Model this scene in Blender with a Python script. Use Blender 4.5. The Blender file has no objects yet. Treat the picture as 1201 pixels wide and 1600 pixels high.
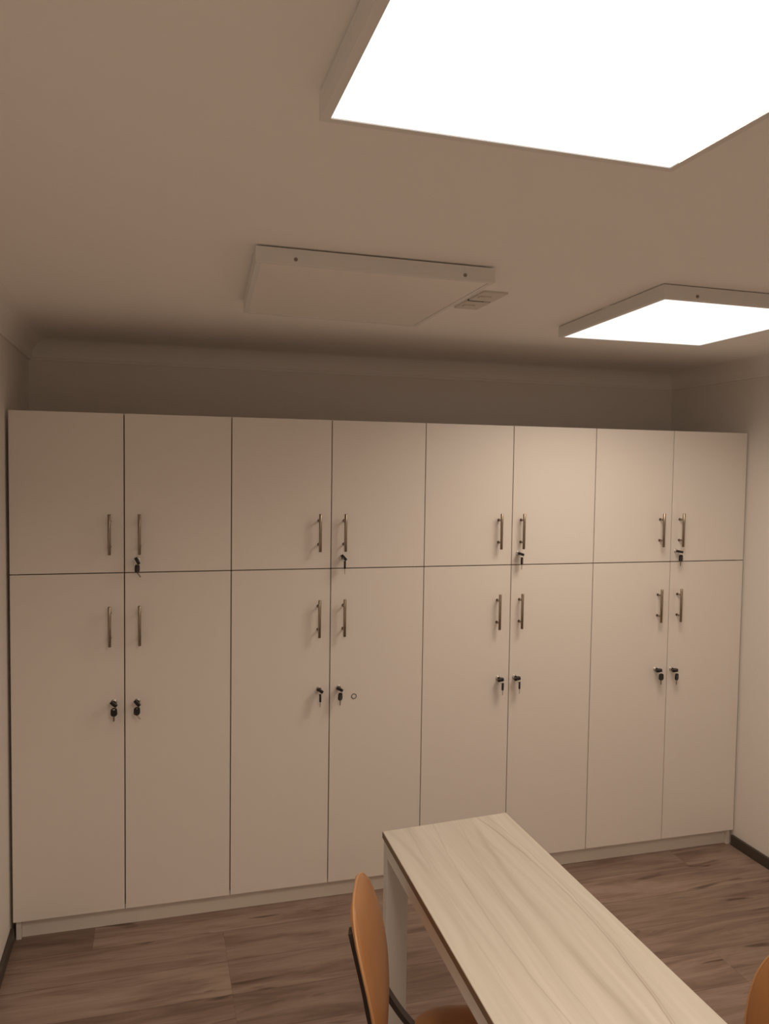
import bpy, bmesh, math, random
from mathutils import Vector, Matrix
sin, cos, pi = math.sin, math.cos, math.pi
random.seed(7)
SC = bpy.context.scene
COL = SC.collection

# ------------------------------------------------------------------ camera
YAW, PITCH, ROLL = 0.279, -0.051, 0.014
F = Vector((sin(YAW)*cos(PITCH), cos(YAW)*cos(PITCH), sin(PITCH)))
R0 = Vector((cos(YAW), -sin(YAW), 0))
U0 = R0.cross(F)
RR = R0*cos(ROLL) + U0*sin(ROLL)
UU = -R0*sin(ROLL) + U0*cos(ROLL)
cd = bpy.data.cameras.new('camera')
cam = bpy.data.objects.new('camera', cd)
COL.objects.link(cam)
m = Matrix((RR, UU, -F)).transposed().to_4x4()
m.translation = Vector((0.511, -3.186, 1.789))
cam.matrix_world = m
cd.sensor_width = 36
cd.lens = 1254/1600*36
cd.clip_start = 0.02
SC.camera = cam

# ------------------------------------------------------------------ light, exposure
PANEL_STRENGTH = 1.35         # glow of the diffuser itself
PANEL_WATTS = 11.9           # downward beam of each lit panel
PANEL_SPREAD = 153            # degrees: prismatic diffusers send little light sideways
PANEL_COLOR = (1.0, 0.79, 0.61, 1)
DIFFUSER_COLOR = (1.0, 0.94, 0.87, 1)
w = bpy.data.worlds.new('world'); SC.world = w
w.use_nodes = True
w.node_tree.nodes['Background'].inputs[0].default_value = (0.02, 0.016, 0.012, 1)
w.node_tree.nodes['Background'].inputs[1].default_value = 1.0
vs = SC.view_settings
vs.view_transform = 'Standard'; vs.look = 'None'; vs.gamma = 1; vs.exposure = 0.0
vs.use_curve_mapping = False
SC.cycles.max_bounces = 16
SC.cycles.diffuse_bounces = 12

# ------------------------------------------------------------------ materials
def mat(name, color, rough=0.5, metal=0.0, var=0.03, scale=6.0, bump=0.0, bscale=200.0, spec=0.5, coat=0.0):
    mt = bpy.data.materials.new(name); mt.use_nodes = True
    nt = mt.node_tree; b = nt.nodes['Principled BSDF']
    b.inputs['Roughness'].default_value = rough
    b.inputs['Metallic'].default_value = metal
    b.inputs['Specular IOR Level'].default_value = spec
    b.inputs['Coat Weight'].default_value = coat
    tc = nt.nodes.new('ShaderNodeTexCoord')
    n = nt.nodes.new('ShaderNodeTexNoise'); n.inputs['Scale'].default_value = scale
    n.inputs['Detail'].default_value = 4
    nt.links.new(tc.outputs['Object'], n.inputs['Vector'])
    r = nt.nodes.new('ShaderNodeMix'); r.data_type = 'RGBA'
    r.inputs[6].default_value = tuple(max(0, c*(1-var)) for c in color) + (1,)
    r.inputs[7].default_value = tuple(min(1, c*(1+var)) for c in color) + (1,)
    nt.links.new(n.outputs['Fac'], r.inputs[0])
    nt.links.new(r.outputs[2], b.inputs['Base Color'])
    if bump:
        n2 = nt.nodes.new('ShaderNodeTexNoise'); n2.inputs['Scale'].default_value = bscale
        nt.links.new(tc.outputs['Object'], n2.inputs['Vector'])
        bp = nt.nodes.new('ShaderNodeBump'); bp.inputs['Strength'].default_value = bump
        bp.inputs['Distance'].default_value = 0.002
        nt.links.new(n2.outputs['Fac'], bp.inputs['Height'])
        nt.links.new(bp.outputs['Normal'], b.inputs['Normal'])
    return mt

def emis(name, color, strength):
    mt = bpy.data.materials.new(name); mt.use_nodes = True
    nt = mt.node_tree; nt.nodes.clear()
    o = nt.nodes.new('ShaderNodeOutputMaterial'); e = nt.nodes.new('ShaderNodeEmission')
    e.inputs[0].default_value = color; e.inputs[1].default_value = strength
    nt.links.new(e.outputs[0], o.inputs[0])
    return mt

M_WALL = mat('wall_paint', (0.83, 0.81, 0.78), 0.85, var=0.012, scale=2, bump=0.15, bscale=120, spec=0.2)
M_CEIL = mat('ceiling_paint', (0.90, 0.89, 0.87), 0.9, var=0.01, scale=1.5, bump=0.1, bscale=90, spec=0.15)
M_TRIM = mat('cornice_paint', (0.88, 0.87, 0.85), 0.8, var=0.01, spec=0.2)
M_LAM = mat('white_laminate', (0.84, 0.81, 0.77), 0.42, var=0.008, scale=3, bump=0.05, bscale=300, spec=0.35)
M_CARC = mat('carcass_board', (0.30, 0.22, 0.15), 0.8, var=0.05)  # board darkened to brown to paint in the shade of the door gaps
M_PLINTH = mat('plinth_board', (0.82, 0.79, 0.74), 0.5, var=0.01, spec=0.3)
M_NICKEL = mat('brushed_nickel', (0.36, 0.30, 0.235), 0.28, metal=1.0, var=0.06, scale=60)
M_CHROME = mat('chrome', (0.85, 0.84, 0.82), 0.12, metal=1.0, var=0.02)
M_BLACKP = mat('black_plastic', (0.012, 0.010, 0.010), 0.4, var=0.1)
M_BASE = mat('dark_skirting', (0.070, 0.058, 0.045), 0.5, var=0.15, scale=15)
M_FRAME = mat('white_metal_frame', (0.76, 0.75, 0.73), 0.5, var=0.01, spec=0.35)
M_DIFF = mat('unlit_diffuser', (0.86, 0.84, 0.80), 0.35, var=0.01, spec=0.4)
M_VENT = mat('vent_plastic', (0.66, 0.63, 0.58), 0.6)
M_GAPSHADE = mat('painted_gap_shade', (0.05, 0.04, 0.03), 0.8)  # near-black colour painted in for the shade inside narrow gaps
M_STEEL = mat('screw_steel', (0.30, 0.26, 0.22), 0.35, metal=1.0)
M_TBLFRAME = mat('white_table_frame', (0.70, 0.70, 0.68), 0.45, var=0.01, spec=0.4)
M_EDGE = mat('brown_edge_band', (0.20, 0.135, 0.085), 0.6, var=0.12, scale=30)
M_TAN = mat('tan_leather', (0.40, 0.185, 0.070), 0.34, var=0.10, scale=9, bump=0.25, bscale=350, spec=0.5)
M_TANEDGE = mat('tan_piping', (0.50, 0.27, 0.12), 0.35, var=0.08, scale=20)
M_BLACKM = mat('black_metal', (0.035, 0.028, 0.024), 0.35, var=0.1, spec=0.5)
M_LAMP = emis('lit_diffuser', DIFFUSER_COLOR, PANEL_STRENGTH)

class NG:
    def __init__(s, name):
        s.m = bpy.data.materials.new(name); s.m.use_nodes = True
        s.nt = s.m.node_tree; s.b = s.nt.nodes['Principled BSDF']
        s.tc = s.nt.nodes.new('ShaderNodeTexCoord')
    def n(s, t, **k):
        x = s.nt.nodes.new(t)
        for a, v in k.items(): setattr(x, a, v)
        return x
    def l(s, a, b): s.nt.links.new(a, b)
    def math(s, op, a, b=None, c=None):
        x = s.n('ShaderNodeMath', operation=op)
        for i, v in enumerate((a, b, c)):
            if v is None: continue
            if isinstance(v, (int, float)): x.inputs[i].default_value = v
            else: s.l(v, x.inputs[i])
        return x.outputs[0]
    def comb(s, x, y, z):
        c = s.n('ShaderNodeCombineXYZ')
        for i, v in enumerate((x, y, z)):
            if isinstance(v, (int, float)): c.inputs[i].default_value = v
            else: s.l(v, c.inputs[i])
        return c.outputs[0]
    def noise(s, vec, scale, detail=4, rough=0.5, dist=0.0):
        x = s.n('ShaderNodeTexNoise')
        x.inputs['Scale'].default_value = scale; x.inputs['Detail'].default_value = detail
        x.inputs['Roughness'].default_value = rough; x.inputs['Distortion'].default_value = dist
        s.l(vec, x.inputs['Vector']); return x.outputs['Fac']
    def ramp(s, fac, stops):
        x = s.n('ShaderNodeValToRGB'); cr = x.color_ramp
        while len(cr.elements) < len(stops): cr.elements.new(0.5)
        for e, (p, c) in zip(cr.elements, stops):
            e.position = p; e.color = tuple(c) + (1,) if len(c) == 3 else c
        s.l(fac, x.inputs[0]); return x.outputs[0]
    def mix(s, fac, a, b, mode='MIX'):
        x = s.n('ShaderNodeMix', data_type='RGBA', blend_type=mode)
        for i, v in ((0, fac), (6, a), (7, b)):
            if isinstance(v, (int, float)): x.inputs[i].default_value = v
            elif isinstance(v, tuple): x.inputs[i].default_value = v
            else: s.l(v, x.inputs[i])
        return x.outputs[2]

def floor_material():
    g = NG('laminate_floor')
    sep = g.n('ShaderNodeSeparateXYZ'); g.l(g.tc.outputs['Object'], sep.inputs[0])
    x, y = sep.outputs[0], sep.outputs[1]
    PW, PL = 0.195, 1.29
    yr = g.math('DIVIDE', g.math('ADD', y, 10*PW + 0.116), PW)
    row = g.math('FLOOR', yr)
    grp = g.math('FLOOR', g.math('DIVIDE', g.math('SUBTRACT', row, 7.0), 3.0))
    xr = g.math('DIVIDE', g.math('ADD', g.math('SUBTRACT', x, 0.765), g.math('MULTIPLY', g.math('FRACT', g.math('MULTIPLY', grp, 0.37)), PL)), PL)
    colm = g.math('FLOOR', xr)
    wn2 = g.n('ShaderNodeTexWhiteNoise', noise_dimensions='2D')
    g.l(g.comb(row, colm, 0), wn2.inputs['Vector'])
    rnd = wn2.outputs['Value']
    off = g.math('MULTIPLY', rnd, 40.0)
    vec = g.comb(g.math('ADD', g.math('MULTIPLY', x, 1.0), off), g.math('ADD', g.math('MULTIPLY', y, 7.5), off), off)
    n1 = g.noise(vec, 2.0, 6, 0.62, 0.7)
    vec2 = g.comb(g.math('ADD', g.math('MULTIPLY', x, 2.0), off), g.math('MULTIPLY', y, 45.0), off)
    n2 = g.noise(vec2, 2.0, 4, 0.6, 0.3)
    base = g.ramp(n1, [(0.30, (0.150, 0.098, 0.080)), (0.43, (0.235, 0.165, 0.135)), (0.55, (0.320, 0.240, 0.200)), (0.72, (0.385, 0.305, 0.255))])
    grain = g.mix(0.22, base, g.ramp(n2, [(0.3, (0.17, 0.12, 0.095)), (0.7, (0.40, 0.31, 0.26))]))
    tone = g.ramp(rnd, [(0.0, (0.80, 0.78, 0.76)), (0.5, (0.98, 0.96, 0.95)), (1.0, (1.12, 1.12, 1.12))])
    c = g.mix(1.0, grain, tone, 'MULTIPLY')
    # knots and cracks
    vk = g.comb(g.math('ADD', g.math('MULTIPLY', x, 1.6), off), g.math('ADD', g.math('MULTIPLY', y, 9.0), off), 0.0)
    nk = g.noise(vk, 1.9, 2, 0.5, 0.6)
    kf = g.ramp(nk, [(0.0, (0, 0, 0)), (0.645, (0, 0, 0)), (0.72, (1, 1, 1))])
    c = g.mix(g.math('MULTIPLY', kf, 0.75), c, (0.075, 0.045, 0.032, 1))
    # seams
    fy = g.math('FRACT', yr); fx = g.math('FRACT', xr)
    ey = g.math('MULTIPLY', g.math('MINIMUM', fy, g.math('SUBTRACT', 1.0, fy)), PW)
    ex = g.math('MULTIPLY', g.math('MINIMUM', fx, g.math('SUBTRACT', 1.0, fx)), PL)
    seam = g.math('MAXIMUM', g.math('LESS_THAN', ey, 0.0012), g.math('MULTIPLY', g.math('LESS_THAN', ex, 0.0010), 0.45))
    c = g.mix(g.math('MULTIPLY', seam, 0.55), c, (0.07, 0.045, 0.035, 1))
    g.l(c, g.b.inputs['Base Color'])
    g.b.inputs['Roughness'].default_value = 0.52
    g.b.inputs['Specular IOR Level'].default_value = 0.3
    bp = g.n('ShaderNodeBump'); bp.inputs['Strength'].default_value = 0.15; bp.inputs['Distance'].default_value = 0.001
    g.l(n2, bp.inputs['Height']); g.l(bp.outputs[0], g.b.inputs['Normal'])
    return g.m

def table_material():
    g = NG('whitewashed_wood')
    sep = g.n('ShaderNodeSeparateXYZ'); g.l(g.tc.outputs['Object'], sep.inputs[0])
    x, y = sep.outputs[0], sep.outputs[1]
    wob = g.noise(g.comb(g.math('MULTIPLY', x, 2.5), g.math('MULTIPLY', y, 2.2), 5.0), 1.0, 2, 0.5)
    xw = g.math('ADD', x, g.math('MULTIPLY', g.math('SUBTRACT', wob, 0.5), 0.05))
    n1 = g.noise(g.comb(g.math('MULTIPLY', xw, 11.0), g.math('MULTIPLY', y, 0.55), 3.3), 1.3, 3, 0.5, 0.1)
    n2 = g.noise(g.comb(g.math('MULTIPLY', xw, 75.0), g.math('MULTIPLY', y, 1.6), 1.0), 1.0, 4, 0.6)
    base = g.ramp(n1, [(0.28, (0.50, 0.47, 0.405)), (0.42, (0.585, 0.56, 0.495)), (0.56, (0.635, 0.61, 0.55)), (0.75, (0.55, 0.525, 0.46))])
    c = g.mix(0.20, base, g.ramp(n2, [(0.3, (0.43, 0.395, 0.33)), (0.6, (0.65, 0.63, 0.58))]))
    # long veins that run the length of the board
    mod = g.noise(g.comb(g.math('MULTIPLY', x, 9.0), g.math('MULTIPLY', y, 4.0), 2.0), 1.0, 3)
    modr = g.ramp(mod, [(0.38, (0.5, 0.5, 0.5)), (0.58, (1, 1, 1))])
    wig = g.math('MULTIPLY', g.math('SUBTRACT', g.noise(g.comb(0.0, g.math('MULTIPLY', y, 9.0), 0.0), 1.0, 3), 0.5), 0.010)
    vein = None
    for x0, k, yc, wd, amt in ((0.147, -0.20, 0.22, 0.0034, 0.78), (0.158, -0.16, 0.30, 0.0026, 0.5), (-0.088, 0.12, 0.10, 0.0030, 0.34),
                               (0.036, 0.12, 0.12, 0.014, 0.30), (-0.150, 0.05, 0.0, 0.0030, 0.22), (-0.120, -0.10, -0.1, 0.012, 0.20),
                               (0.095, -0.08, 0.0, 0.010, 0.16), (-0.030, 0.10, -0.1, 0.0025, 0.22)):
        dy = g.math('SUBTRACT', y, yc)
        xl = g.math('ADD', g.math('MULTIPLY', g.math('MULTIPLY', dy, dy), k), x0)
        d = g.math('ABSOLUTE', g.math('SUBTRACT', g.math('ADD', x, wig), xl))
        f = g.math('MULTIPLY', g.math('SUBTRACT', 1.0, g.math('MINIMUM', g.math('DIVIDE', d, wd), 1.0)), amt)
        vein = f if vein is None else g.math('MAXIMUM', vein, f)
    c = g.mix(g.math('MULTIPLY', vein, modr), c, (0.30, 0.24, 0.18, 1))
    g.l(c, g.b.inputs['Base Color'])
    g.b.inputs['Roughness'].default_value = 0.45
    g.b.inputs['Specular IOR Level'].default_value = 0.35
    return g.m

M_FLOOR = floor_material()
M_TABLE = table_material()

# ------------------------------------------------------------------ mesh helpers
def box(bm, x0, x1, y0, y1, z0, z1, bev=0.0, mi=0):
    ps = [(x0,y0,z0),(x1,y0,z0),(x1,y1,z0),(x0,y1,z0),(x0,y0,z1),(x1,y0,z1),(x1,y1,z1),(x0,y1,z1)]
    v = [bm.verts.new(p) for p in ps]
    fs = [bm.faces.new([v[i] for i in q]) for q in ((3,2,1,0),(4,5,6,7),(0,1,5,4),(1,2,6,5),(2,3,7,6),(3,0,4,7))]
    for f in fs: f.material_index = mi
    if bev:
        es = list({e for f in fs for e in f.edges})
        bmesh.ops.bevel(bm, geom=es, offset=bev, segments=2, affect='EDGES', profile=0.6)

def prism(bm, poly, z0, z1, bev=0.0):
    a = [bm.verts.new((x, y, z0)) for x, y in poly]
    b = [bm.verts.new((x, y, z1)) for x, y in poly]
    n = len(poly); fs = [bm.faces.new(a[::-1]), bm.faces.new(b)]
    for i in range(n): fs.append(bm.faces.new((a[i], a[(i+1) % n], b[(i+1) % n], b[i])))
    if bev:
        bmesh.ops.bevel(bm, geom=list({e for f in fs for e in f.edges}), offset=bev, segments=2, affect='EDGES')
    return fs

def cyl(bm, p0, p1, r0, r1=None, seg=20, bev=0.0):
    r1 = r0 if r1 is None else r1
    p0, p1 = Vector(p0), Vector(p1); d = (p1-p0)
    z = d.normalized(); t = Vector((1,0,0)) if abs(z.x) < 0.9 else Vector((0,1,0))
    a = z.cross(t).normalized(); b = z.cross(a)
    prof = [(p0, r0), (p1, r1)]
    if bev: prof = [(p0, r0-bev), (p0+z*bev, r0), (p1-z*bev, r1), (p1, r1-bev)]
    rings = [[bm.verts.new(p + a*(r*cos(2*pi*i/seg)) + b*(r*sin(2*pi*i/seg))) for i in range(seg)] for p, r in prof]
    for q in range(len(rings)-1):
        for i in range(seg):
            f = bm.faces.new((rings[q][i], rings[q][(i+1)%seg], rings[q+1][(i+1)%seg], rings[q+1][i])); f.smooth = True
    bm.faces.new(rings[0][::-1]); bm.faces.new(rings[-1])

def torus(bm, c, R, r, axis_a, axis_b, seg=28, ts=8):
    c = Vector(c); a = Vector(axis_a).normalized(); b = Vector(axis_b).normalized(); n = a.cross(b)
    rings = []
    for i in range(seg):
        t = 2*pi*i/seg; d = a*cos(t) + b*sin(t)
        rings.append([bm.verts.new(c + d*(R + r*cos(2*pi*j/ts)) + n*(r*sin(2*pi*j/ts))) for j in range(ts)])
    for i in range(seg):
        for j in range(ts):
            f = bm.faces.new((rings[i][j], rings[(i+1)%seg][j], rings[(i+1)%seg][(j+1)%ts], rings[i][(j+1)%ts])); f.smooth = True

def ribbon(bm, path, across, width, thick):
    """flat bar following a path; across = direction of its width"""
    across = Vector(across).normalized(); rings = []
    for i, p in enumerate(path):
        p = Vector(p)
        t = (Vector(path[min(i+1, len(path)-1)]) - Vector(path[max(i-1, 0)])).normalized()
        n = t.cross(across).normalized()
        rings.append([bm.verts.new(p + across*(sx*width/2) + n*(sn*thick/2)) for sx, sn in ((-1,-1),(1,-1),(1,1),(-1,1))])
    for a, b in zip(rings, rings[1:]):
        for j in range(4): bm.faces.new((a[j], a[(j+1)%4], b[(j+1)%4], b[j]))
    bm.faces.new(rings[0][::-1]); bm.faces.new(rings[-1])

def smooth_path(pts, k=6):
    out = []
    P = [Vector(p) for p in pts]
    for i in range(len(P)-1):
        p0, p1, p2, p3 = P[max(i-1,0)], P[i], P[i+1], P[min(i+2,len(P)-1)]
        for j in range(k):
            t = j/k
            out.append(0.5*((2*p1) + (p2-p0)*t + (2*p0-5*p1+4*p2-p3)*t*t + (-p0+3*p1-3*p2+p3)*t**3))
    out.append(P[-1]); return out

def obj(name, bm, m, parent=None, loc=None):
    bmesh.ops.recalc_face_normals(bm, faces=bm.faces)
    me = bpy.data.meshes.new(name); bm.to_mesh(me); bm.free()
    ms = m if isinstance(m, (list, tuple)) else [m]
    for q in ms: me.materials.append(q)
    o = bpy.data.objects.new(name, me); COL.objects.link(o)
    if parent is not None: o.parent = parent
    if loc is not None: o.location = loc
    return o

def empty(name, loc, label, cat, group=None, rz=0.0):
    o = bpy.data.objects.new(name, None); COL.objects.link(o)
    o.location = loc; o.rotation_euler = (0, 0, rz); o.empty_display_size = 0.1
    o['label'] = label; o['category'] = cat
    if group: o['group'] = group
    return o

def struct(name, bm, m, label=None):
    o = obj(name, bm, m); o['kind'] = 'structure'
    if label: o['label'] = label
    return o

NEW = bmesh.new

# ------------------------------------------------------------------ room
XL, XR, YB, YF, ZC = -0.012, 3.209, 0.600, -4.60, 2.332
T = 0.12
b = NEW(); box(b, XL-T, XR+T, YF-T, YB+T, -0.12, 0.0); struct('floor', b, M_FLOOR, 'brown wood-look laminate floor')
b = NEW(); box(b, XL-T, XR+T, YF-T, YB+T, ZC, ZC+0.12); struct('ceiling', b, M_CEIL, 'plain white painted ceiling')
b = NEW(); box(b, XL-T, XL, YF, YB, 0.0, ZC); struct('wall_left', b, M_WALL)
b = NEW(); box(b, XR, XR+T, YF, YB, 0.0, ZC); struct('wall_right', b, M_WALL)
b = NEW(); box(b, XL-T, XR+T, YB, YB+T, 0.0, ZC); struct('wall_back', b, M_WALL)
b = NEW(); box(b, XL-T, XR+T, YF-T, YF, 0.0, ZC); struct('wall_front', b, M_WALL)

def baseboard(name, x0, x1, y0, y1):
    b = NEW(); box(b, x0, x1, y0, y1, 0.0, 0.050, bev=0.003); struct(name, b, M_BASE, 'dark brown skirting board')
baseboard('baseboard_left', XL, XL+0.014, YF, 0.017)
baseboard('baseboard_right', XR-0.014, XR, YF, 0.010)
baseboard('baseboard_front', XL+0.014, XR-0.014, YF, YF+0.014)

# coved plaster cornice: profile (distance from wall, z)
CH = 0.085
prof = [(0.0, ZC-CH), (0.010, ZC-CH), (0.012, ZC-CH+0.010)]
for i in range(9):
    t = i/8*pi/2
    prof.append((0.014 + 0.074*(1-cos(t)), ZC-CH+0.012 + 0.0725*sin(t)))
prof += [(0.090, ZC), (0.0, ZC)]
def cornice(name, p0, p1, inward, miter0, miter1):
    p0, p1, n = Vector(p0), Vector(p1), Vector(inward)
    d = (p1-p0).normalized(); b = NEW()
    A = [b.verts.new((*(p0 + n*q + d*(q*miter0)), z)) for q, z in prof]
    B = [b.verts.new((*(p1 + n*q - d*(q*miter1)), z)) for q, z in prof]
    for i in range(len(prof)):
        j = (i+1) % len(prof)
        b.faces.new((A[i], A[j], B[j], B[i]))
    b.faces.new(A[::-1]); b.faces.new(B)
    struct(name, b, M_TRIM, 'white coved cornice')
cornice('trim_1', (XL, YB), (XR, YB), (0, -1), 1, 1)
cornice('trim_2', (XL, YF), (XL, YB), (1, 0), 1, 1)
cornice('trim_3', (XR, YB), (XR, YF), (-1, 0), 1, 1)
cornice('trim_4', (XR, YF), (XL, YF), (0, 1), 1, 1)

# ------------------------------------------------------------------ ceiling light panels
def inset_poly(poly, d):
    n = len(poly); P = [Vector(p) for p in poly]; out = []
    area = sum(P[i].x*P[(i+1)%n].y - P[(i+1)%n].x*P[i].y for i in range(n))
    s = 1 if area > 0 else -1
    for i in range(n):
        a, c, e = P[i-1], P[i], P[(i+1)%n]
        d1 = (c-a).normalized(); d2 = (e-c).normalized()
        n1 = Vector((-d1.y, d1.x))*s; n2 = Vector((-d2.y, d2.x))*s
        k = d / (1 + n1.dot(n2))
        out.append(c + (n1+n2)*k)
    return out

def light_panel(diffuser, lit, label, screws, cat='ceiling light', border=0.014, gap=0.003, tilt=0.0, leak=None, watts=1.0, group='square surface-mounted ceiling light panels'):
    """diffuser: 4 corners (x, y) of the diffuser; frame 42 mm deep under the ceiling"""
    cx = sum(p[0] for p in diffuser)/4; cy = sum(p[1] for p in diffuser)/4
    root = empty('ceiling_light', (cx, cy, ZC), label, cat, group)
    dif = [Vector((p[0]-cx, p[1]-cy)) for p in diffuser]
    out = inset_poly(dif, -border)
    ZB, ZT = -0.042, -gap
    b = NEW()
    ring = [[b.verts.new((*p, z)) for p in poly] for poly, z in
            ((out, ZT), (out, ZB+0.001), (inset_poly(dif, -border+0.001), ZB), (dif, ZB), (dif, ZB+0.004))]
    n = 4
    for r1, r2 in zip(ring, ring[1:]):
        for i in range(n): b.faces.new((r1[i], r1[(i+1)%n], r2[(i+1)%n], r2[i]))
    b.faces.new(ring[0]); b.faces.new(ring[-1])
    obj('frame', b, M_FRAME, root)
    # mounting body: inset and coloured dark, painting the shade of the gap under the ceiling
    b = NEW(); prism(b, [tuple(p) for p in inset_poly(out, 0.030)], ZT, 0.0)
    obj('mounting_plate', b, M_GAPSHADE, root)
    b = NEW(); prism(b, [tuple(p) for p in inset_poly(dif, 0.0005)], ZB+0.0015, ZB+0.0035)
    obj('diffuser', b, M_LAMP if lit else M_DIFF, root)
    if lit:
        la = bpy.data.lights.new('panel_light', 'AREA'); la.shape = 'RECTANGLE'
        la.size = 0.58; la.size_y = 0.62; la.energy = PANEL_WATTS*watts; la.color = PANEL_COLOR[:3]; la.spread = math.radians(PANEL_SPREAD)
        lo = bpy.data.objects.new('panel_light', la); COL.objects.link(lo); lo.parent = root; lo.location = (0, 0, ZB+0.0008)
    for sx, i in screws:      # screws: fraction along near edge i
        p, q = out[i], out[(i+1)%4]
        c = p.lerp(q, sx); d = (q-p).normalized(); nrm = Vector((d.y, -d.x))
        if nrm.dot(c) < 0: nrm = -nrm
        b = NEW(); zz = -0.029
        cyl(b, (c.x, c.y, zz), (c.x+nrm.x*0.002, c.y+nrm.y*0.002, zz), 0.0050, 0.0042, 14)
        cyl(b, (c.x+nrm.x*0.0015, c.y+nrm.y*0.0015, zz), (c.x+nrm.x*0.0032, c.y+nrm.y*0.0032, zz), 0.0022, 0.0018, 8)
        obj('screw', b, M_STEEL, root)
    if leak:  # white piece added in place of the light leaking through the gap
        i, f = leak; p, q = out[i], out[(i+1)%4]; d = (q-p).normalized()
        c = p.lerp(q, f); b = NEW()
        box(b, -0.025, 0.025, -0.004, 0.03, ZT, 0.0)
        ang = math.atan2(d.y, d.x); bmesh.ops.rotate(b, verts=b.verts, matrix=Matrix.Rotation(ang, 3, 'Z'))
        nrm = Vector((d.y, -d.x))
        if nrm.dot(c) < 0: nrm = -nrm
        bmesh.ops.translate(b, verts=b.verts, vec=(c.x - nrm.x*0.002, c.y - nrm.y*0.002, 0))
        obj('light_leak_piece', b, M_FRAME, root)
    return root

# unlit panel (near-left, near-right, far-right, far-left)
light_panel([(0.760, -1.197), (1.362, -1.183), (1.369, -0.520), (0.798, -0.563)], False,
            'unlit white ceiling light panel, the dull one in front of the cabinets', [(0.155, 0), (0.865, 0)], gap=0.0045)
light_panel([(1.912, -1.172), (2.520, -1.160), (2.535, -0.509), (1.958, -0.496)], True,
            'small glowing ceiling light panel at the right edge, farther of the two lit', [(0.18, 0)], leak=(3, 0.52), watts=0.78)
light_panel([(0.752, -2.690), (1.328, -2.680), (1.321, -2.024), (0.7525, -2.036)], True,
            'large bright ceiling light panel overhead, nearest the camera', [])
light_panel([(0.80, -4.300), (1.40, -4.300), (1.40, -3.660), (0.80, -3.660)], True,  # invented panel, added to light the cabinet fronts more evenly
            'added unseen ceiling light panel behind the camera, evens the light on the cabinets', [], watts=0.48)

# small two-part vent on the ceiling beside the unlit panel
v = empty('ceiling_vent', (1.50, -0.80, ZC), 'small white slotted two-part plate on the ceiling beside the unlit panel', 'vent')
for (y0, y1) in ((-0.130, -0.012), (0.0, 0.118)):
    b = NEW(); box(b, -0.044, 0.036, y0, y1, -0.006, 0.0, bev=0.0015); obj('cover_plate', b, M_VENT, v)
b = NEW(); box(b, -0.043, 0.010, -0.0118, -0.0002, -0.0055, 0.0); obj('slot_shade', b, M_GAPSHADE, v)  # both strips are painted dark as the shade between the plates
b = NEW(); box(b, 0.0102, 0.034, -0.0118, -0.0002, -0.0035, 0.0); obj('slot_shade', b, M_BASE, v)
for y0 in (-0.085, 0.045):
    b = NEW(); box(b, -0.036, 0.000, y0, y0+0.020, -0.0105, -0.0055, bev=0.001); obj('slat', b, M_VENT, v)

# ------------------------------------------------------------------ cabinets
ZD0, ZM, ZT = 0.079, 1.3895, 1.991
GAP = 0.0042
DEP = 0.575
def handle_bm():
    b = NEW()
    cyl(b, (0, -0.032, -0.0765), (0, -0.032, 0.0765), 0.0060, seg=20, bev=0.0008)
    for z in (-0.048, 0.048):
        cyl(b, (0, 0, z), (0, -0.028, z), 0.0044, 0.0044, 14)
        cyl(b, (0, 0, z), (0, -0.0015, z), 0.0065, 0.0060, 14)
    return b
def lock_bm():
    b = NEW()
    cyl(b, (0, 0, 0), (0, -0.003, 0), 0.0115, 0.0110, 24, bev=0.0006)
    cyl(b, (0, -0.003, 0), (0, -0.010, 0), 0.0092, 0.0088, 24, bev=0.0008)
    return b
def me_of(name, bm, m):
    bmesh.ops.recalc_face_normals(bm, faces=bm.faces)
    me = bpy.data.meshes.new(name); bm.to_mesh(me); bm.free(); me.materials.append(m); return me
ME_HANDLE = me_of('handle', handle_bm(), M_NICKEL)
ME_LOCK = me_of('lock', lock_bm(), M_CHROME)
def inst(name, me, parent, loc, rot=None):
    o = bpy.data.objects.new(name, me); COL.objects.link(o); o.parent = parent; o.location = loc
    if rot: o.rotation_euler = rot
    return o

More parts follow.
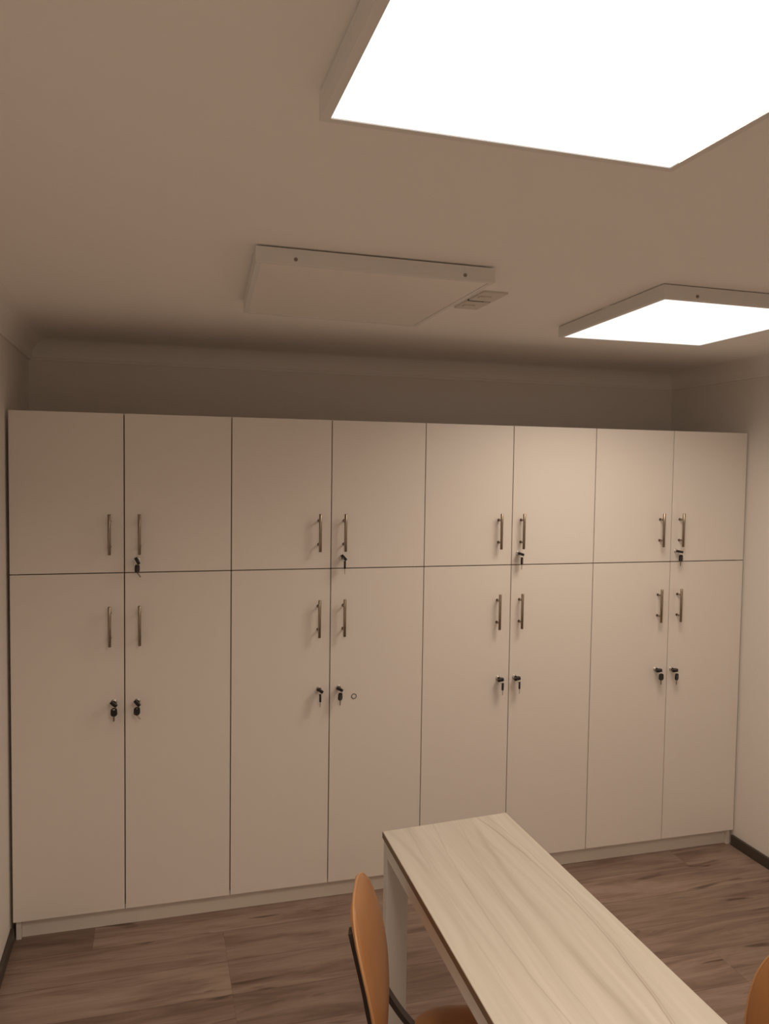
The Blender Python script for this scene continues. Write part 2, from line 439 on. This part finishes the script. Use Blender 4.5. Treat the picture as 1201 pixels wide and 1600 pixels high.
HX = [0.347, 0.455, 1.149, 1.253, 1.937, 2.042, 2.739, 2.843]
LOCKS = {('u',1):(0.447,1.437), ('u',3):(1.247,1.436), ('u',5):(2.031,1.439), ('u',7):(2.829,1.438),
         ('l',0):(0.361,0.894), ('l',1):(0.446,0.892), ('l',2):(1.154,0.896), ('l',3):(1.236,0.897),
         ('l',4):(1.948,0.894), ('l',5):(2.027,0.895), ('l',6):(2.738,0.891), ('l',7):(2.823,0.887)}
CAB_LABEL = ['tall white four-door cabinet standing against the left wall, first of the row',
             'tall white four-door cabinet with the extra round plugged hole in a lower door',
             'tall white four-door cabinet partly hidden by the far end of the table',
             'tall white four-door cabinet standing in the right corner, last of the row']
for c in range(4):
    X0 = 0.8*c
    root = empty('cabinet', (X0, 0, 0), CAB_LABEL[c], 'cabinet', 'tall white cabinets along the back wall')
    b = NEW()                       # carcass: sides, back, top, bottom, middle shelf, centre divider
    yf = 0.0205
    for x0 in (0.001, 0.781):
        floor_panel = (c == 0 and x0 < 0.1) or (c == 3 and x0 > 0.1)
        if floor_panel:
            # outer side panels reach the floor in front of the plinth
            sx0 = 0.007 if c == 0 else 0.781
            sp = NEW(); box(sp, sx0, sx0+0.018, yf, DEP, 0.0, ZT-0.004, bev=0.0006)
            obj('side_panel', sp, M_LAM, root)
        else:
            box(b, x0, x0+0.018, yf+0.004, DEP, 0.085, ZT-0.004)
    box(b, 0.019, 0.781, DEP-0.006, DEP, 0.085, ZT-0.004)
    for z in (0.085, ZM-0.009, ZT-0.022):
        box(b, 0.019, 0.781, yf+0.004, DEP-0.006, z, z+0.018)
    box(b, 0.391, 0.409, yf+0.030, DEP-0.006, 0.103, ZM-0.009)
    box(b, 0.391, 0.409, yf+0.030, DEP-0.006, ZM+0.009, ZT-0.022)
    obj('carcass', b, M_CARC, root)
    for k in (0, 1):
        i = 2*c+k
        for lv, z0, z1 in (('u', ZM+GAP/2, ZT), ('l', ZD0, ZM-GAP/2)):
            b = NEW()
            g0 = GAP/2 if i else 0.0; g1 = GAP/2 if i < 7 else 0.0
            box(b, 0.4*k+g0, 0.4*(k+1)-g1, 0.0, 0.018, z0, z1, bev=0.0006)
            d = obj('door', b, M_LAM, root)
            hz = 1.537 if lv == 'u' else 1.1895
            inst('handle', ME_HANDLE, d, (HX[i]-X0, 0.0, hz))
            if (lv, i) in LOCKS:
                lx, lz = LOCKS[(lv, i)]
                inst('lock', ME_LOCK, d, (lx-X0, 0.0, lz))
            if lv == 'l' and i == 3:
                b = NEW(); torus(b, (1.303-X0, -0.0008, 0.856), 0.0098, 0.0016, (1,0,0), (0,0,1), 28, 8)
                cyl(b, (1.303-X0, 0.0, 0.856), (1.303-X0, -0.0008, 0.856), 0.0095, 0.0095, 24)
                o = obj('plug_ring', b, [M_BASE, M_LAM], d); o['label'] = 'dark ring around a blank lock hole'
                for f in o.data.polygons:
                    cc = f.center; rr = math.hypot(cc.x-(1.303-X0), cc.z-0.856)
                    if rr < 0.006 or len(f.vertices) > 8: f.material_index = 1
b = NEW(); box(b, 0.0255, 3.1805, 0.036, 0.052, 0.0, 0.083, bev=0.0008)
pl = obj('plinth_board', b, M_PLINTH)
pl['label'] = 'long white plinth board on the floor under the cabinets'; pl['category'] = 'plinth'

# ------------------------------------------------------------------ key pairs in the locks
def bow_shape(b, w_, h_, t_, hole=True):
    """key head: centred on x, from z=0 (top, ring end) down to z=-h_, thickness along y"""
    pts = []
    for k in range(9):
        a = pi - pi*k/8
        pts.append((w_/2*0.92*cos(a), -w_*0.30 + w_*0.30*sin(a)))
    pts += [(w_/2, -h_*0.72), (w_/2*0.80, -h_*0.90), (w_/2*0.42, -h_), (-w_/2*0.42, -h_), (-w_/2*0.80, -h_*0.90), (-w_/2, -h_*0.72)]
    # ring hole as an inner loop
    hc = -h_*0.20; hr = w_*0.13; hw = w_*0.22
    n = len(pts)
    inner = []
    cz = -h_*0.45
    for (x, z) in pts:
        a = math.atan2(z-cz, x)
        inner.append((hw*cos(a), hc + hr*sin(a)))
    layers = []
    for y in (-t_/2, t_/2):
        layers.append(([b.verts.new((x, y, z)) for x, z in pts], [b.verts.new((x, y, z)) for x, z in inner]))
    (o0, i0), (o1, i1) = layers
    for k in range(n):
        j = (k+1) % n
        b.faces.new((o0[k], o0[j], i0[j], i0[k])); b.faces.new((o1[j], o1[k], i1[k], i1[j]))
        b.faces.new((o0[j], o0[k], o1[k], o1[j])); b.faces.new((i0[k], i0[j], i1[j], i1[k]))

def key_pair(lx, lz, rot_in, rot_hang, label, blade_swing=0.0, side=0.0):
    root = empty('key_pair', (lx, -0.010, lz), label, 'keys', 'key pairs left in the cabinet locks')
    # key in the lock: local bow z axis -> sticking out along -y
    b = NEW(); bow_shape(b, 0.029, 0.026, 0.0105)
    Mx = Matrix.Rotation(-pi/2, 3, 'X')            # z -> y
    bmesh.ops.rotate(b, verts=b.verts, matrix=Mx)
    ys = [v.co.y for v in b.verts]
    # make the ring end the outer end
    bmesh.ops.translate(b, verts=b.verts, vec=(0, -0.030 - min(ys), 0))
    ring_y = -0.030
    bmesh.ops.rotate(b, verts=b.verts, matrix=Matrix.Rotation(rot_in, 3, 'Y'))
    k = obj('inserted_key', b, M_BLACKP, root)
    b = NEW(); box(b, -0.0042, 0.0042, -0.005, 0.0, -0.0011, 0.0011)
    bmesh.ops.rotate(b, verts=b.verts, matrix=Matrix.Rotation(rot_in, 3, 'Y')); obj('key_blade', b, M_CHROME, k)
    # split ring hanging from the outer end
    ry = -0.0255; R_ = 0.0098
    b = NEW(); ax = Vector((sin(rot_hang), cos(rot_hang)*0.35, 0)).normalized()
    ax = Vector((cos(rot_hang*0.5), sin(rot_hang*0.5), 0))
    torus(b, (side*0.5, ry, -R_+0.002), R_, 0.0008, ax, (0,0,1), 26, 6); obj('split_ring', b, M_CHROME, root)
    zt = -2*R_+0.0065
    b = NEW(); bow_shape(b, 0.025, 0.031, 0.0075)
    bmesh.ops.rotate(b, verts=b.verts, matrix=Matrix.Rotation(rot_hang, 3, 'Z'))
    bmesh.ops.translate(b, verts=b.verts, vec=(side, ry, zt))
    k = obj('hanging_key', b, M_BLACKP, root)
    b = NEW()
    pts = [(-0.0034, 0.001), (0.0034, 0.001), (0.0034, -0.006), (0.0022, -0.0075), (0.0034, -0.010), (0.0018, -0.013), (0.0032, -0.0155), (0.0020, -0.019), (0.0, -0.023), (-0.0034, -0.020)]
    vs0 = [b.verts.new((x, -0.0011, z)) for x, z in pts]; vs1 = [b.verts.new((x, 0.0011, z)) for x, z in pts]
    b.faces.new(vs0); b.faces.new(vs1[::-1])
    for i in range(len(pts)):
        j = (i+1) % len(pts); b.faces.new((vs0[i], vs1[i], vs1[j], vs0[j]))
    bmesh.ops.rotate(b, verts=b.verts, matrix=Matrix.Rotation(rot_hang, 3, 'Z'))
    bmesh.ops.rotate(b, verts=b.verts, matrix=Matrix.Rotation(-blade_swing, 3, 'Y'))
    bmesh.ops.translate(b, verts=b.verts, vec=(side, ry, zt-0.030)); obj('key_blade', b, M_STEEL, k)
    return root

RD = math.radians
KEYS = [(('u',1), 62, 62, 35, 0.000, 'black-headed keys in the upper lock of the cabinet by the left wall'),
        (('u',3), 48, 75, 0, 0.003, 'black-headed keys in the upper lock above the round plugged hole'),
        (('u',5), 18, 55, 0, 0.002, 'black-headed keys in the upper lock of the cabinet behind the table end'),
        (('u',7), 10, 25, 0, 0.001, 'black-headed keys in the upper lock of the cabinet in the right corner'),
        (('l',0), 40, 5, 0, 0.001, 'black-headed keys in the lower lock nearest the left wall, second key face-on'),
        (('l',1), 50, 40, 38, -0.001, 'black-headed keys in the first cabinet\'s right lower door, blade bent sideways'),
        (('l',2), 32, 82, 0, 0.000, 'black-headed keys in the second cabinet\'s left lower door, farther from the plugged hole'),
        (('l',3), 30, 48, 0, 0.001, 'black-headed keys in the lower lock just left of the plugged hole'),
        (('l',4), -12, 58, 0, 0.008, 'black-headed keys in the left lower door above the table\'s far corner'),
        (('l',5), -12, 62, 0, 0.008, 'black-headed keys in the third cabinet\'s right lower door, beside a vertical door gap'),
        (('l',6), -8, 12, 0, 0.008, 'black-headed keys in the left lower door of the right-corner cabinet'),
        (('l',7), -8, 30, 0, 0.006, 'black-headed keys in the right lower door of the right-corner cabinet')]
for key, ri, rh, sw, side, lab in KEYS:
    lx, lz = LOCKS[key]
    key_pair(lx, lz, RD(ri), RD(rh), lab, RD(sw), side)

# ------------------------------------------------------------------ table
TZ = 0.75
A_, B_ = Vector((1.142, -1.008)), Vector((1.545, -0.976))
dl = Vector((-0.0205, -1.0)); dr = Vector((0.0125, -1.0))
C_, D_ = B_ + dr*1.42, A_ + dl*1.39
tcx = 1.345; tcy = -1.70
root = empty('table', (tcx, tcy, 0), 'long narrow table with whitewashed wood top and white frame', 'table')
top = [Vector((p.x-tcx, p.y-tcy)) for p in (D_, C_, B_, A_)]
b = NEW(); prism(b, [tuple(p) for p in inset_poly(top, 0.0012)], TZ-0.0185, TZ, bev=0.0008); obj('tabletop', b, M_TABLE, root)
b = NEW()
o_ = [tuple(p) for p in top]; i_ = [tuple(p) for p in inset_poly(top, 0.0012)]
for k in range(4):
    j = (k+1) % 4
    prism(b, [o_[k], o_[j], i_[j], i_[k]], TZ-0.0185, TZ-0.0012)
obj('edge_band', b, M_EDGE, root)
fr = inset_poly(top, 0.004); fi = inset_poly(top, 0.030)
b = NEW()
for k in range(4):
    j = (k+1) % 4
    prism(b, [tuple(fr[k]), tuple(fr[j]), tuple(fi[j]), tuple(fi[k])], TZ-0.061, TZ-0.0186)
obj('apron', b, M_TBLFRAME, root)
for k in range(4):
    p = fr[k]; sx = 1 if p.x < 0 else -1; sy = 1 if p.y < 0 else -1
    b = NEW()
    box(b, min(p.x, p.x+sx*0.064), max(p.x, p.x+sx*0.064), min(p.y, p.y+sy*0.034), max(p.y, p.y+sy*0.034), 0.0, TZ-0.0612, bev=0.001)
    obj('leg', b, M_TBLFRAME, root)

# ------------------------------------------------------------------ chairs
def make_chair(loc, ang, label):
    """origin on the floor under the seat, faces +X; back pad base at x=-0.22"""
    root = empty('chair', (loc[0], loc[1], 0), label, 'chair', 'tan padded chairs at the narrow table', ang)
    BX = -0.22; W_, H_, Z0 = 0.186, 0.372, 0.447
    def surf(u, v): return BX - (0.097*v*H_ + 0.111*(v-0.35)**2 + 0.007*(u/0.2)**2)
    # oval padded backrest, 20 mm thick
    NU, NV = 24, 36
    b = NEW(); grid = {}
    for side in (0, 1):
        for j in range(NV+1):
            tt = 0.5 - 0.5*cos(pi*j/NV)
            v_ = tt
            wid = W_*max(0.0, 1-abs(2*v_-1)**2.576)**(1/2.576)
            for i in range(NU+1):
                s = -cos(pi*i/NU)
                u_ = s*wid
                edge = max(0.0, 1 - max(abs(s), abs(2*v_-1))**6)**0.5
                th = 0.013*edge
                x = surf(u_, v_) + (th*0.7 if side == 0 else -th)
                grid[side, i, j] = (x, u_, Z0 + H_*v_)
    vs_ = {}
    for (side, i, j), co in grid.items(): vs_[side, i, j] = b.verts.new(co)
    for side in (0, 1):
        for j in range(NV):
            for i in range(NU):
                q = [vs_[side, i, j], vs_[side, i+1, j], vs_[side, i+1, j+1], vs_[side, i, j+1]]
                f = b.faces.new(q if side == 0 else q[::-1]); f.smooth = True
    bmesh.ops.remove_doubles(b, verts=b.verts, dist=0.0004)
    back = obj('backrest', b, M_TAN, root)
    # piping along the rim
    b = NEW(); pth = []
    for k in range(72):
        t = 2*pi*k/72
        # rim: param so that |2v-1|^p + |u/W|^p = 1
        cu, cv = cos(t), sin(t)
        p_ = 2/2.576
        u_ = W_*math.copysign(abs(cu)**p_, cu); v_ = 0.5 + 0.5*math.copysign(abs(cv)**p_, cv)
        pth.append(Vector((surf(u_, v_), u_, Z0 + H_*v_)))
    r_ = 0.0032; rings = []
    for k, p in enumerate(pth):
        tg = (pth[(k+1) % 72] - pth[k-1]).normalized(); nx = Vector((1,0,0)); nx = (nx - tg*nx.dot(tg)).normalized(); ny = tg.cross(nx)
        rings.append([b.verts.new(p + nx*(r_*cos(2*pi*q/8)) + ny*(r_*sin(2*pi*q/8))) for q in range(8)])
    for k in range(72):
        for q in range(8):
            f = b.faces.new((rings[k][q], rings[k][(q+1)%8], rings[(k+1)%72][(q+1)%8], rings[(k+1)%72][q])); f.smooth = True
    obj('piping', b, M_TANEDGE, back)
    # seat pad, rounded, dished, front edge rolled down
    b = NEW(); NS, NR = 48, 12; SL, SW = 0.205, 0.178
    tops, bots = [], []
    for side in (0, 1):
        rows = []
        for r in range(NR+1):
            rr = sin(pi/2*r/NR); row = []
            for k in range(NS):
                t = 2*pi*k/NS; p_ = 2/3.4
                x = SL*rr*math.copysign(abs(cos(t))**p_, cos(t)); y = SW*rr*math.copysign(abs(sin(t))**p_, sin(t))
                zc = 0.415 + 0.014*(abs(y)/SW)**2.5 - 0.030*max(0, x/SL)**3
                th = 0.016*max(0.0, 1-rr**6)**0.5
                row.append(b.verts.new((x+0.025, y, zc + (th if side == 0 else -th*0.9))))
            rows.append(row)
        for r in range(NR):
            for k in range(NS):
                a = (rows[r][k], rows[r][(k+1)%NS], rows[r+1][(k+1)%NS], rows[r+1][k])
                f = b.faces.new(a); f.smooth = True
    bmesh.ops.remove_doubles(b, verts=b.verts, dist=0.0005)
    obj('seat', b, M_TAN, root)
    # flat black bars: up the back, forward under the seat, down as the front legs
    for s in (-1, 1):
        y = 0.100*s
        path = [(surf(0.1, .89)-0.016, y, Z0+H_*0.89), (surf(0.1, .78)-0.022, y, Z0+H_*0.78), (surf(0.1, .55)-0.026, y, Z0+H_*0.55),
                (surf(0.1, .35)-0.022, y, Z0+H_*0.35), (surf(0.1, .2)-0.004, y, Z0+H_*0.20), (BX+0.035, y, Z0+0.000), (BX+0.085, y, 0.405), (BX+0.17, y, 0.398), (0.05, y, 0.397), (0.15, y, 0.395)]
        b = NEW(); ribbon(b, smooth_path(path, 6), (0, 1, 0), 0.028, 0.012)
        obj('back_support', b, M_BLACKM, root)
    b = NEW()
    for x in (-0.12, 0.12): box(b, x-0.014, x+0.014, -0.17, 0.17, 0.382, 0.392)
    obj('seat_frame', b, M_BLACKM, root)
    for sx in (-1, 1):
        for s in (-1, 1):
            b = NEW(); cyl(b, (0.12*sx, 0.160*s, 0.388), ((0.19 if sx > 0 else -0.21), 0.195*s, 0.004), 0.011, 0.009, 16)
            cyl(b, ((0.19 if sx > 0 else -0.21), 0.195*s, 0.0), ((0.19 if sx > 0 else -0.21), 0.195*s, 0.006), 0.012, 0.012, 16)
            obj('leg', b, M_BLACKM, root)
    return root
th1 = -0.323
n1 = Vector((cos(th1), sin(th1)))
p1 = Vector((1.036, -1.449)) + n1*0.22
make_chair(p1, th1, 'tan padded chair with black metal bars on the left side of the table')
th2 = -RD(172)
n2 = Vector((cos(th2), sin(th2)))
p2 = Vector((1.755, -1.965)) + n2*0.22
make_chair(p2, th2, 'tan padded chair on the right side of the table, at the photo\'s right edge')
